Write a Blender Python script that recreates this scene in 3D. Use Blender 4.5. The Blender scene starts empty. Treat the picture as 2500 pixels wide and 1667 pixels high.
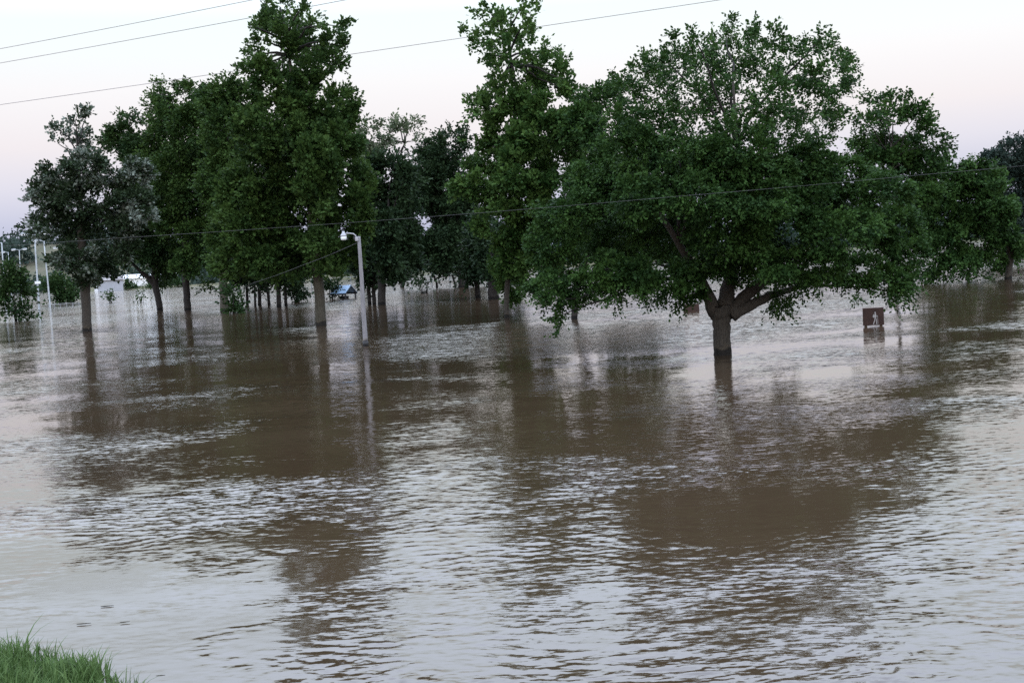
import bpy, bmesh, math, random
import numpy as np
from mathutils import Matrix, Vector

sc = bpy.context.scene
R = math.radians

# ------------------------------------------------------------------ camera
CAM_H = 3.0
F = 2900.0                     # focal length in photograph pixels (2500 wide)
PITCH, ROLL = 4.08, -3.3
cd = bpy.data.cameras.new('camera')
cd.sensor_width = 36.0
cd.lens = F / 2500.0 * 36.0
cd.clip_start, cd.clip_end = 0.1, 6000.0
cam = bpy.data.objects.new('camera', cd)
sc.collection.objects.link(cam)
CROT = Matrix.Rotation(R(90 - PITCH), 3, 'X') @ Matrix.Rotation(R(ROLL), 3, 'Z')
cam.matrix_world = Matrix.Translation((0, 0, CAM_H)) @ CROT.to_4x4()
sc.camera = cam

# ------------------------------------------------------------------ sky
SUN_EL, SUN_ROT = 3.0, 205.0   # the sun has gone down behind the camera
wd = bpy.data.worlds.new('World')
sc.world = wd
wd.use_nodes = True
nt = wd.node_tree
nt.nodes.clear()
N = nt.nodes.new
L = nt.links.new
tc = N('ShaderNodeTexCoord')
sep = N('ShaderNodeSeparateXYZ'); L(tc.outputs['Generated'], sep.inputs[0])
mr = N('ShaderNodeMapRange'); L(sep.outputs['Z'], mr.inputs['Value'])
mr.inputs['From Min'].default_value = -0.02
mr.inputs['From Max'].default_value = 1.0
ramp = N('ShaderNodeValToRGB'); L(mr.outputs[0], ramp.inputs[0])
SKY = [(0.0, (.29, .34, .50)), (1.0, (.31, .36, .535)), (2.5, (.40, .435, .60)), (4.2, (.55, .545, .66)), (6.0, (.66, .615, .665)),
       (8.5, (.72, .70, .73)), (11.5, (.705, .775, .80)), (16, (1.15, 1.31, 1.50)), (22, (1.55, 1.77, 2.12)), (28, (1.78, 2.03, 2.50)),
       (50, (1.78, 2.08, 2.65)), (90, (1.50, 1.72, 2.2))]
el = ramp.color_ramp.elements
while len(el) > 1:
    el.remove(el[-1])
for i, (deg, c) in enumerate(SKY):
    p = (math.sin(R(deg)) + 0.02) / 1.02
    e = el[0] if i == 0 else el.new(p)
    e.position = p
    e.color = (*c, 1)
b1 = N('ShaderNodeBackground'); L(ramp.outputs[0], b1.inputs[0]); b1.inputs[1].default_value = 0.98
st = N('ShaderNodeTexSky')
st.sky_type = 'NISHITA'; st.sun_disc = False
st.sun_elevation, st.sun_rotation = R(SUN_EL), R(SUN_ROT)
b2 = N('ShaderNodeBackground'); L(st.outputs[0], b2.inputs[0]); b2.inputs[1].default_value = 0.03
ad = N('ShaderNodeAddShader'); L(b1.outputs[0], ad.inputs[0]); L(b2.outputs[0], ad.inputs[1])
wo = N('ShaderNodeOutputWorld'); L(ad.outputs[0], wo.inputs[0])

sl = bpy.data.lights.new('sun', 'SUN')
sl.energy, sl.angle, sl.color = 0.50, R(40), (1, .93, .85)
so = bpy.data.objects.new('sun', sl)
sc.collection.objects.link(so)
so.rotation_euler = (R(90 - 14), 0, R(25))     # from behind the camera, a little to the left

sc.view_settings.view_transform = 'Standard'
sc.view_settings.look = 'None'
sc.view_settings.exposure = 0.35
sc.view_settings.gamma = 1.0
sc.view_settings.use_curve_mapping = False
sc.render.engine = 'CYCLES'
sc.cycles.use_denoising = False      # leaves the fine grain of a dusk exposure
sc.cycles.max_bounces = 6
sc.cycles.transparent_max_bounces = 4

# ------------------------------------------------------------------ helpers
def ray(px, py):
    return CROT @ Vector(((px - 1250) / F, (833.5 - py) / F, -1.0))

def PX(px, py, d):
    v = ray(px, py)
    return Vector((0, 0, CAM_H)) + v * (d / v.y)

def ground(px, py, z=0.0):
    v = ray(px, py)
    return Vector((0, 0, CAM_H)) + v * ((z - CAM_H) / v.z)

def tag(o, label=None, cat=None, group=None, kind=None):
    if label: o['label'] = label
    if cat: o['category'] = cat
    if group: o['group'] = group
    if kind: o['kind'] = kind
    return o

def link(name, me, mat=None, parent=None):
    o = bpy.data.objects.new(name, me)
    sc.collection.objects.link(o)
    if mat: me.materials.append(mat)
    if parent is not None:
        o.parent = parent
        o.matrix_parent_inverse = Matrix.Translation(-parent.location) if parent.rotation_euler.z == 0 else parent_inv(parent)
    return o

def parent_inv(p):
    return (Matrix.Translation(p.location) @ p.rotation_euler.to_matrix().to_4x4()).inverted()

def empty(name, loc):
    o = bpy.data.objects.new(name, None)
    o.location = loc
    o.empty_display_size = .3
    sc.collection.objects.link(o)
    return o

def mesh_np(name, co, quads=None, tris=None, smooth=False, attrs=None):
    me = bpy.data.meshes.new(name)
    co = np.asarray(co, np.float32).reshape(-1, 3)
    me.vertices.add(len(co))
    me.vertices.foreach_set('co', co.ravel())
    n = 4 if quads is not None else 3
    f = np.asarray(quads if quads is not None else tris, np.int32).reshape(-1, n)
    me.loops.add(f.size)
    me.loops.foreach_set('vertex_index', f.ravel())
    me.polygons.add(len(f))
    me.polygons.foreach_set('loop_start', np.arange(len(f), dtype=np.int32) * n)
    me.polygons.foreach_set('loop_total', np.full(len(f), n, np.int32))
    if smooth:
        me.polygons.foreach_set('use_smooth', np.ones(len(f), bool))
    for k, (dom, v) in (attrs or {}).items():
        a = me.attributes.new(k, 'FLOAT', dom)
        a.data.foreach_set('value', np.asarray(v, np.float32))
    me.update()
    return me

class MB:
    """collects simple shapes, links them as one mesh object"""
    def __init__(s):
        s.v, s.f = [], []
    def box(s, c, size, rz=0.0, M=None):
        c = Vector(c); m = M or Matrix.Rotation(rz, 3, 'Z')
        b = len(s.v)
        for z in (-.5, .5):
            for x, y in ((-.5, -.5), (.5, -.5), (.5, .5), (-.5, .5)):
                s.v.append(c + m @ Vector((x * size[0], y * size[1], z * size[2])))
        for q in ((0, 3, 2, 1), (4, 5, 6, 7), (0, 1, 5, 4), (1, 2, 6, 5), (2, 3, 7, 6), (3, 0, 4, 7)):
            s.f.append([b + i for i in q])
        return s
    def tube(s, pts, rad, n=8, cap=True, wob=0.0, rnd=None):
        pts = [Vector(p) for p in pts]
        base = len(s.v)
        up = Vector((0.31, 0.95, 0.05)).normalized()
        ph = rnd.random() * 6.28 if rnd else 0
        for i, p in enumerate(pts):
            t = (pts[min(i + 1, len(pts) - 1)] - pts[max(i - 1, 0)]).normalized()
            a = t.cross(up)
            if a.length < 1e-3: a = t.cross(Vector((1, 0, 0)))
            a.normalize(); c = t.cross(a).normalized()
            for k in range(n):
                th = 2 * math.pi * k / n
                r = rad[i] * (1 + wob * (math.sin(3 * th + ph + i * .25) * .6 + (rnd.random() - .5) if rnd else 0))
                s.v.append(p + a * (math.cos(th) * r) + c * (math.sin(th) * r))
        for i in range(len(pts) - 1):
            for k in range(n):
                k2 = (k + 1) % n
                s.f.append([base + i * n + k, base + i * n + k2, base + (i + 1) * n + k2, base + (i + 1) * n + k])
        if cap:
            s.f.append([base + k for k in range(n)])
            s.f.append([base + (len(pts) - 1) * n + n - 1 - k for k in range(n)])
        return s
    def poly(s, pts):
        b = len(s.v); s.v += [Vector(p) for p in pts]; s.f.append(list(range(b, b + len(pts))))
        return s
    def prism(s, outline, y0, y1, M=None, o=(0, 0, 0)):
        """outline in x,z extruded along y"""
        b = len(s.v); n = len(outline); o = Vector(o); m = M or Matrix.Identity(3)
        for y in (y0, y1):
            for x, z in outline:
                s.v.append(o + m @ Vector((x, y, z)))
        s.f.append(list(range(b, b + n)))
        s.f.append([b + n + n - 1 - k for k in range(n)])
        for k in range(n):
            k2 = (k + 1) % n
            s.f.append([b + k2, b + k, b + n + k, b + n + k2])
        return s
    def build(s, name, mat, parent=None, smooth=False, bevel=0.0):
        me = bpy.data.meshes.new(name)
        me.from_pydata([tuple(v) for v in s.v], [], s.f)
        bm = bmesh.new(); bm.from_mesh(me)
        bmesh.ops.recalc_face_normals(bm, faces=bm.faces)
        if bevel:
            bmesh.ops.bevel(bm, geom=list(bm.edges), offset=bevel, segments=1, affect='EDGES')
        bm.to_mesh(me); bm.free()
        if smooth:
            for p in me.polygons: p.use_smooth = True
        return link(name, me, mat, parent)

# ------------------------------------------------------------------ materials
def newmat(name):
    m = bpy.data.materials.new(name)
    m.use_nodes = True
    t = m.node_tree
    return m, t, t.nodes['Principled BSDF'], t.nodes.new, t.links.new

def surf(name, c1, c2, scale=6.0, rough=.8, stretch=(1, 1, 1), bump=.3, spec=.3, metal=0.0, detail=6, wet=None):
    m, t, b, N, L = newmat(name)
    tc = N('ShaderNodeTexCoord'); mp = N('ShaderNodeMapping'); L(tc.outputs['Object'], mp.inputs[0])
    mp.inputs['Scale'].default_value = stretch
    nz = N('ShaderNodeTexNoise'); L(mp.outputs[0], nz.inputs['Vector'])
    nz.inputs['Scale'].default_value = scale; nz.inputs['Detail'].default_value = detail
    nz.inputs['Roughness'].default_value = .65
    cr = N('ShaderNodeValToRGB'); L(nz.outputs['Fac'], cr.inputs[0])
    cr.color_ramp.elements[0].position = .32; cr.color_ramp.elements[0].color = (*c1, 1)
    cr.color_ramp.elements[1].position = .68; cr.color_ramp.elements[1].color = (*c2, 1)
    col = cr.outputs[0]
    if wet:
        sp = N('ShaderNodeSeparateXYZ'); L(tc.outputs['Object'], sp.inputs[0])
        n2 = N('ShaderNodeTexNoise'); n2.inputs['Scale'].default_value = 3.0; L(tc.outputs['Object'], n2.inputs['Vector'])
        m1 = N('ShaderNodeMath'); m1.operation = 'MULTIPLY_ADD'; L(n2.outputs['Fac'], m1.inputs[0]); m1.inputs[1].default_value = -.35; L(sp.outputs['Z'], m1.inputs[2])
        c2r = N('ShaderNodeValToRGB'); L(m1.outputs[0], c2r.inputs[0])
        e = c2r.color_ramp.elements
        e[0].position = 0.0; e[0].color = (.25, .25, .25, 1); e[1].position = .14; e[1].color = (1, 1, 1, 1)
        x = e.new(.07); x.color = (wet, wet * .95, wet * .85, 1)
        mm = N('ShaderNodeMix'); mm.data_type = 'RGBA'; mm.blend_type = 'MULTIPLY'; mm.inputs['Factor'].default_value = 1
        L(col, mm.inputs['A']); L(c2r.outputs[0], mm.inputs['B']); col = mm.outputs['Result']
    L(col, b.inputs['Base Color'])
    b.inputs['Roughness'].default_value = rough
    b.inputs['Specular IOR Level'].default_value = spec
    b.inputs['Metallic'].default_value = metal
    if bump:
        bp = N('ShaderNodeBump'); L(nz.outputs['Fac'], bp.inputs['Height'])
        bp.inputs['Strength'].default_value = bump; bp.inputs['Distance'].default_value = .04
        L(bp.outputs[0], b.inputs['Normal'])
    return m

def leafmat(name, dark, light, pale=None, rough=.65, trans=.22, mid=None):
    """leaf colour varies from spray to spray through the stored tint; pale = colour of leaf undersides"""
    m, t, b, N, L = newmat(name)
    at = N('ShaderNodeAttribute'); at.attribute_name = 'tint'
    cr = N('ShaderNodeValToRGB'); L(at.outputs['Fac'], cr.inputs[0])
    cr.color_ramp.elements[0].color = (*dark, 1)
    cr.color_ramp.elements[1].color = (*light, 1)
    if mid:
        e = cr.color_ramp.elements.new(mid[0]); e.color = (*mid[1], 1)
    col = cr.outputs[0]
    if pale:
        g = N('ShaderNodeNewGeometry')
        mx = N('ShaderNodeMix'); mx.data_type = 'RGBA'
        L(g.outputs['Backfacing'], mx.inputs['Factor']); L(col, mx.inputs['A']); mx.inputs['B'].default_value = (*pale, 1)
        col = mx.outputs['Result']
    L(col, b.inputs['Base Color'])
    b.inputs['Roughness'].default_value = rough
    b.inputs['Specular IOR Level'].default_value = .12
    tr = N('ShaderNodeBsdfTranslucent'); L(col, tr.inputs[0])
    ms = N('ShaderNodeMixShader'); ms.inputs[0].default_value = trans
    L(b.outputs[0], ms.inputs[1]); L(tr.outputs[0], ms.inputs[2])
    L(ms.outputs[0], t.nodes['Material Output'].inputs[0])
    return m

BARK = surf('bark_brown', (.026, .022, .018), (.064, .055, .044), 9, .9, (3, 3, .6), .6, wet=1.2)
BARK_DARK = surf('bark_dark', (.014, .012, .011), (.034, .029, .025), 7, .9, (3, 3, .6), .5, wet=1.25)
BARK_PALE = surf('bark_pale', (.036, .032, .023), (.082, .073, .054), 6, .9, (3, 3, .6), .5, wet=1.12)
LEAF_MAIN = leafmat('leaf_main', (.015, .039, .010), (.044, .093, .020))
LEAF_COTTON = leafmat('leaf_cottonwood', (.019, .044, .011), (.056, .102, .023))
LEAF_MID = leafmat('leaf_mid', (.015, .036, .012), (.040, .076, .022))
LEAF_DARK = leafmat('leaf_dark', (.011, .024, .010), (.027, .050, .019))
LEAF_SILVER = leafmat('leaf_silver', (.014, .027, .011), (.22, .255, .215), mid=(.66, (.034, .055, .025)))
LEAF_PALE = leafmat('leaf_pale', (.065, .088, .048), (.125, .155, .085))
LEAF_YELLOW = leafmat('leaf_yellowish', (.022, .055, .012), (.074, .136, .032))
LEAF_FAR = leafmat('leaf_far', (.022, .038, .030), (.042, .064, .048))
GRASS = leafmat('grass_blade', (.035, .075, .018), (.11, .17, .055), trans=.3)

# ------------------------------------------------------------------ ground
def shore(q):
    """distance of the flooded far shore for a direction q = x / y"""
    return float(np.interp(q, [-3, -.46, -.40, -.36, -.33, -.27, -.12, .1, .43, 3],
                           [470, 470, 440, 345, 322, 306, 262, 262, 300, 330]))

def nsin(seed, n, lo, hi, ax=1.0):
    rr = np.random.RandomState(seed)
    th = rr.uniform(0, 2 * np.pi, n); lam = np.exp(rr.uniform(np.log(lo), np.log(hi), n))
    ph = rr.uniform(0, 2 * np.pi, n)
    def f(x, y):
        o = np.zeros_like(x)
        for t, l, p in zip(th, lam, ph):
            o += np.sin((np.cos(t) * x / ax + np.sin(t) * y) * (2 * np.pi / l) + p)
        return o / math.sqrt(n / 2)
    return f

def grid(name, X, Y, Z, mat, attrs=None):
    r, c = X.shape
    co = np.stack([X, Y, Z], -1)
    i = np.arange(r * c).reshape(r, c)
    q = np.stack([i[:-1, :-1], i[:-1, 1:], i[1:, 1:], i[1:, :-1]], -1)
    return link(name, mesh_np(name, co, quads=q, smooth=True, attrs=attrs), mat)

M_SOIL = surf('soil', (.06, .07, .03), (.13, .11, .06), .08, .95, bump=0)
M_HILL = surf('hill_grass', (.05, .065, .035), (.13, .11, .075), .05, .95, bump=0)
M_BANK = surf('bank_soil', (.03, .045, .015), (.07, .075, .03), 5, .95, bump=.3)

q = np.concatenate([np.linspace(-3, -.6, 14), np.linspace(-.55, .55, 90), np.linspace(.6, 3, 14)])
d = np.concatenate([[-40, 0, 30, 120, 200], np.linspace(235, 520, 58), [600, 800, 1200, 2200]])
Q, D = np.meshgrid(q, d)
SH = np.array([shore(v) for v in q])[None, :]
X = Q * np.maximum(D, 30)
gn = nsin(5, 12, 30, 160)
rise = np.clip((D - SH + 8) / 16, 0, 1)
Z = -2.2 + rise * (2.6 + .5 * gn(X, D) * .6 + np.clip((D - SH) / 250, 0, 3))
Z = np.where(D < SH - 8, -2.2, Z)
ground_o = tag(grid('ground', X, D, Z, M_SOIL), kind='structure')

# low wooded hill behind the left shore
hx = np.linspace(-420, -40, 50); hy = np.linspace(478, 800, 30)
HX, HY = np.meshgrid(hx, hy)
hillz = lambda x, y: 20 * np.exp(-(((x + 215) / 75) ** 2)) * np.clip((y - 480) / 70, 0, 1) ** .8 + 1.2 + 4 * np.exp(-(((x + 90) / 60) ** 2)) * np.clip((y - 480) / 60, 0, 1)
HZ = hillz(HX, HY) + .5 * nsin(8, 8, 20, 70)(HX, HY)
tag(grid('hill', HX, HY, HZ, M_HILL), kind='structure')

# near bank the photographer stands on
bx = np.linspace(-14, 14, 113); by = np.linspace(-6, 11.5, 71)
BX, BY = np.meshgrid(bx, by)
edge = np.interp(bx, [-14, -5.2, -4.2, -3.5, -2.9, -2.2, -1, 14], [10.2, 9.75, 9.45, 9.05, 8.4, 7.4, 6.3, 6.0])[None, :]
def bank_h(x, y):
    e = np.interp(x, [-14, -5.2, -4.2, -3.5, -2.9, -2.2, -1, 14], [10.2, 9.75, 9.45, 9.05, 8.4, 7.4, 6.3, 6.0])
    t = e - y
    return np.where(t > 0, .23 * np.minimum(t, 6.0), .6 * t)
BZ = np.maximum(bank_h(BX, BY) + .02 * nsin(3, 10, .5, 2)(BX, BY), -1.6)
tag(grid('bank', BX, BY, BZ, M_BANK), kind='structure')

# ------------------------------------------------------------------ water
def water_mat():
    m, t, b, N, L = newmat('flood_water')
    tc = N('ShaderNodeTexCoord')
    at = N('ShaderNodeAttribute'); at.attribute_name = 'chop'
    acc = None
    for sx, sy, k in ((1.3, 3.8, .22), (4.2, 15.0, .5), (11.0, 34.0, .46)):
        mp = N('ShaderNodeMapping'); L(tc.outputs['Object'], mp.inputs[0]); mp.inputs['Scale'].default_value = (sx, sy, 1)
        nz = N('ShaderNodeTexNoise'); L(mp.outputs[0], nz.inputs['Vector'])
        nz.inputs['Scale'].default_value = 1; nz.inputs['Detail'].default_value = 3; nz.inputs['Roughness'].default_value = .55
        s = N('ShaderNodeVectorMath'); s.operation = 'SUBTRACT'; L(nz.outputs['Color'], s.inputs[0]); s.inputs[1].default_value = (.5, .5, .5)
        v = N('ShaderNodeVectorMath'); v.operation = 'MULTIPLY'; L(s.outputs[0], v.inputs[0]); v.inputs[1].default_value = (k * 7, k * 12, 0)
        if acc is None: acc = v
        else:
            a = N('ShaderNodeVectorMath'); a.operation = 'ADD'; L(acc.outputs[0], a.inputs[0]); L(v.outputs[0], a.inputs[1]); acc = a
    sm = N('ShaderNodeVectorMath'); sm.operation = 'SCALE'; L(acc.outputs[0], sm.inputs[0]); L(at.outputs['Fac'], sm.inputs['Scale'])
    g = N('ShaderNodeNewGeometry')
    a = N('ShaderNodeVectorMath'); a.operation = 'ADD'; L(g.outputs['Normal'], a.inputs[0]); L(sm.outputs[0], a.inputs[1])
    nn = N('ShaderNodeVectorMath'); nn.operation = 'NORMALIZE'; L(a.outputs[0], nn.inputs[0])
    L(nn.outputs[0], b.inputs['Normal'])
    # silt carried unevenly by the current
    mp = N('ShaderNodeMapping'); L(tc.outputs['Object'], mp.inputs[0]); mp.inputs['Scale'].default_value = (.05, .16, 1)
    nz = N('ShaderNodeTexNoise'); L(mp.outputs[0], nz.inputs['Vector']); nz.inputs['Scale'].default_value = 1
    nz.inputs['Detail'].default_value = 5; nz.inputs['Distortion'].default_value = 1.2
    cr = N('ShaderNodeValToRGB'); L(nz.outputs['Fac'], cr.inputs[0])
    cr.color_ramp.elements[0].position = .3; cr.color_ramp.elements[0].color = (.043, .027, .0155, 1)
    cr.color_ramp.elements[1].position = .7; cr.color_ramp.elements[1].color = (.061, .041, .0245, 1)
    L(cr.outputs[0], b.inputs['Base Color'])
    b.inputs['Roughness'].default_value = .05
    b.inputs['IOR'].default_value = 1.72
    return m

M_WATER = water_mat()
KPX = F * 1024 / 2500
rows = np.arange(470.0, 3.2, -.78)                  # depression in picture rows: an even level of detail
dist = np.concatenate([[2.0, 3.0, 4.2], CAM_H * KPX / rows, [1100.0]])
qd = np.arange(-.52, .5201, 2.05 / KPX)
qq = np.concatenate([[-3, -2, -1.4, -1, -.8, -.68, -.59], qd, [.59, .68, .8, 1, 1.4, 2, 3]])
Q, D = np.meshgrid(qq, dist)
X = Q * D; Y = D.copy()
dstep = .78 * D ** 2 / (CAM_H * KPX)

# upwellings and whirls in the current: (picture x, picture y, radius m, twist, dome height m)
BOILS = [(655, 1085, 1.9, .5, .010), (790, 1118, 2.0, -1.2, .012), (215, 1190, 1.4, .9, .009), (470, 1150, 1.5, -.8, .006),
         (640, 1310, .9, 1.0, .006), (740, 1400, .9, -1.1, .007), (300, 1420, .9, .8, .004), (980, 1480, .5, .9, .004),
         (1500, 1400, 1.0, 1.3, .006), (1620, 1500, 1.1, -1.3, .008), (1710, 1275, 2.2, .6, .012), (2050, 1240, 2.3, -.7, .010),
         (2250, 1480, 1.1, 1.0, .007), (1980, 1590, .8, -1.0, .006), (1180, 1560, .8, 1.1, .006), (1420, 1065, 2.6, .5, .010),
         (1100, 1190, 1.6, .5, .006), (2300, 1050, 3.0, -.5, .010), (760, 1560, .6, 1.2, .005), (2350, 1610, .7, -1.1, .006),
         (900, 960, 3.0, .5, .01), (350, 1010, 3.0, -.5, .01)]
WX, WY = X.copy(), Y.copy()
dome = np.zeros_like(X); calm = np.ones_like(X); rim = np.zeros_like(X)
for px, py, r, tw, h in BOILS:
    c = ground(px, py)
    dx, dy = WX - c.x, WY - c.y
    rr = np.sqrt((dx * .75) ** 2 + dy ** 2) / r
    g = np.exp(-rr ** 2 * .8)
    a = tw * .4 * g
    WX, WY = c.x + dx * np.cos(a) - dy * np.sin(a), c.y + dx * np.sin(a) + dy * np.cos(a)
    dome += .5 * h * np.exp(-rr ** 4)
    calm *= 1 - .55 * np.exp(-(rr / .8) ** 4)
    rim += np.exp(-((rr - 1.05) / .22) ** 2)
WX = WX + .16 * nsin(21, 9, 2.5, 9)(X, Y); WY = WY + .12 * nsin(22, 9, 2.0, 8, 2.2)(X, Y)

# how rough the surface is from place to place
lf1 = nsin(31, 14, 3.5, 14, 3.0)(X, Y); lf2 = nsin(32, 14, 9, 40, 4.0)(X, Y); lf3 = nsin(33, 12, 1.2, 4, 2.0)(X, Y)
A = .62 + .40 * lf1 + .32 * lf2 + .18 * lf3
def bump_zone(px, py, wx, wy, k):
    c = ground(px, py)
    return k * np.exp(-((X - c.x) / wx) ** 2 - (np.log(Y / c.y) / wy) ** 2)
A += bump_zone(1150, 835, 9, .16, 1.3) + bump_zone(1500, 830, 9, .12, .9) + bump_zone(2150, 830, 12, .2, .45)
A += bump_zone(1750, 1200, 3.2, .3, .35) + bump_zone(1900, 1330, 3.0, .25, .4) + bump_zone(620, 1230, 2.5, .2, .45)
A -= bump_zone(150, 1450, 3, .35, .3) + bump_zone(1600, 965, 6, .16, .5) + bump_zone(600, 900, 9, .12, .45)
A = np.clip(A, .22, 1.7) * calm + .35 * np.clip(rim, 0, 1)
# beyond the trees: slack, evenly ruffled water
far = np.clip((D - 60) / 25, 0, 1)
A = A * (1 - far) + far * np.clip(.80 + .30 * lf2 + .85 * np.clip((D - 80) / 14 + .15 * lf2, 0, 1), .3, 2.4)

S_TOT = .075
rw = np.random.RandomState(77)
Z = np.zeros_like(X); res2 = np.zeros_like(X)
NC = 110
bands = [nsin(40 + i, 10, 2.0, 9, 2.2)(X, Y) for i in range(4)]
for i in range(NC):
    lam = math.exp(rw.uniform(math.log(.045), math.log(.30)))
    th = rw.normal(math.pi / 2 + .10, .46)
    ky, kx = math.sin(th) / lam, math.cos(th) / lam
    slope = .040 / math.sqrt(NC / 2)
    amp = slope * lam / (2 * math.pi)
    ly = 1 / max(abs(ky), 1e-6)
    fade = np.clip((ly / dstep - 1.6) / 1.6, 0, 1)
    msk = np.clip(1 + .85 * bands[i % 4], .05, 2.4)
    Z += amp * fade * msk * np.sin(2 * np.pi * (kx * WX + ky * WY) + rw.uniform(0, 6.28))
    res2 += fade ** 2 / NC
Z = Z * A
for px, py, rad in ((1764, 866, .34), (893, 845, .14), (2133, 797, .4), (785, 795, .35), (213, 808, .32)):
    c = ground(px, py)
    dx, dy = X - c.x, Y - c.y
    rr = np.sqrt(dx ** 2 + dy ** 2) - rad
    wake = np.exp(-(dy / (rad * 1.3 + .12 * np.clip(dx, 0, 20))) ** 2) * np.exp(-np.clip(dx, 0, 50) / (rad * 14)) * (dx > 0)
    Z += .010 * np.exp(-np.clip(rr, 0, 9) / .5) * np.cos(rr * 14) * (rr > 0) + .006 * wake * np.sin(dx * 9 + 5 * np.sin(dy * 4))
Z = Z + dome * np.clip(1.4 - D / 60, 0, 1)
Z += .012 * np.clip(1.3 - D / 60, 0, 1) * nsin(51, 8, 2.5, 7, 1.8)(WX, WY) * .35
chop = A * S_TOT * np.sqrt(np.clip(1 - res2, .60, 1) * np.where((D > 60) & (D < 84), .85, 1))
tag(grid('water', X, Y, Z, M_WATER, {'chop': ('POINT', chop.ravel())}), kind='structure')

# ------------------------------------------------------------------ foliage
def sprays(rs, P, DIR, leaf, length, nleaf, droop, flat=.6, lv=.35):
    """leaves set along twigs; returns quads (n,4,3) and a tint per leaf"""
    n = len(P)
    ts = (np.arange(nleaf) + .6) / nleaf
    t = ts[None, :, None]
    ln = (length * rs.uniform(.6, 1.25, n))[:, None, None]
    pos = P[:, None, :] + DIR[:, None, :] * t * ln
    pos[..., 2] -= (droop * ln[..., 0]) * ts[None, :] ** 2
    tang = DIR[:, None, :].repeat(nleaf, 1).copy()
    tang[..., 2] -= 2 * droop * ts[None, :]
    tang /= np.linalg.norm(tang, axis=-1, keepdims=True) + 1e-9
    m = n * nleaf
    pos = pos.reshape(m, 3) + rs.normal(0, leaf * .28, (m, 3)); tang = tang.reshape(m, 3)
    nor = rs.normal(0, 1, (m, 3)) * (1 - flat) + np.array([0, 0, 1.0]) * flat
    nor /= np.linalg.norm(nor, axis=1, keepdims=True)
    side = np.cross(tang, nor); side /= np.linalg.norm(side, axis=1, keepdims=True) + 1e-9
    sg = np.where(np.arange(m) % 2 == 0, 1, -1)[:, None] * rs.uniform(.3, 1.2, (m, 1))
    ax = tang + side * sg + rs.normal(0, .25, (m, 3))
    ax /= np.linalg.norm(ax, axis=1, keepdims=True)
    wd_ = np.cross(nor, ax); wd_ /= np.linalg.norm(wd_, axis=1, keepdims=True) + 1e-9
    sz = leaf * rs.uniform(.65, 1.3, (m, 1))
    nn = np.cross(ax, wd_)
    a = pos; b = pos + ax * sz * .5 + wd_ * sz * .34 - nn * sz * .06
    c = pos + ax * sz; e = pos + ax * sz * .5 - wd_ * sz * .34 - nn * sz * .06
    quads = np.stack([a, e, c, b], 1)
    tint = np.repeat(rs.uniform(0, 1, n), nleaf) * (1 - lv) + rs.uniform(0, lv, m)
    return quads, tint

def crown_mesh(name, blobs, seed, leaf, cov, droop, up, axis, nleaf=10, tw=None, flat=.55, lv=.35):
    """blobs: world (cx,cy,cz, rx,ry,rz, cover factor)"""
    rs = np.random.RandomState(seed)
    allq, allt = [], []
    tw = tw or leaf * 4.2
    zm = np.mean([b[2] for b in blobs])
    for (cx, cy, cz, rx, ry, rz, k, *ex) in blobs:
        ts_ = ex[0] if ex else 0.0
        la = .34 * leaf * leaf * .62
        if k < .85: k *= .76
        ns = max(3, int(1.8 * cov * k * math.pi * rx * rz / (la * nleaf)))
        C = np.array([cx, cy, cz]); RR = np.array([rx, ry, rz])
        nc = max(4, int(4 + 7 * min(rx, rz) / (leaf * 4)))
        feath = k < .66
        u = rs.normal(0, 1, (nc, 3)); u /= np.linalg.norm(u, axis=1, keepdims=True)
        cl = u * rs.uniform(.45, .92, (nc, 1)) ** .8
        clt = rs.uniform(-.38, .38, nc) + ts_
        pick = rs.randint(0, nc, ns)
        off = rs.normal(0, 1, (ns, 3)) * (.30 if feath else .18)
        loc = cl[pick] + off
        r = np.linalg.norm(loc, axis=1, keepdims=True)
        loc = np.where(r > 1.0, loc / r * np.where(rs.rand(ns, 1) < .18, rs.uniform(1.0, 1.28, (ns, 1)), rs.uniform(.8, 1.03, (ns, 1))), loc)
        P = C + loc * RR
        out = loc / (np.linalg.norm(loc, axis=1, keepdims=True) + 1e-6)
        axd = P - np.array([axis[0], axis[1], 0]); axd[:, 2] = 0
        axd /= np.linalg.norm(axd, axis=1, keepdims=True) + .5
        DIR = out * .75 + axd * .5 + np.array([0, 0, up + (0 if not feath else (.55 if cz > zm else -.45))]) + rs.normal(0, .42, (ns, 3))
        DIR /= np.linalg.norm(DIR, axis=1, keepdims=True)
        qd_, tt = sprays(rs, P - DIR * tw * .35, DIR, leaf, tw * (1.35 if feath else 1), nleaf, droop, flat, lv)
        allq.append(qd_); allt.append(np.clip(tt + np.repeat(clt[pick], nleaf), 0, 1))
    qs = np.concatenate(allq); tt = np.concatenate(allt)
    n = len(qs)
    return mesh_np(name, qs.reshape(-1, 3), quads=np.arange(n * 4).reshape(n, 4), attrs={'tint': ('FACE', tt)})

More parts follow.
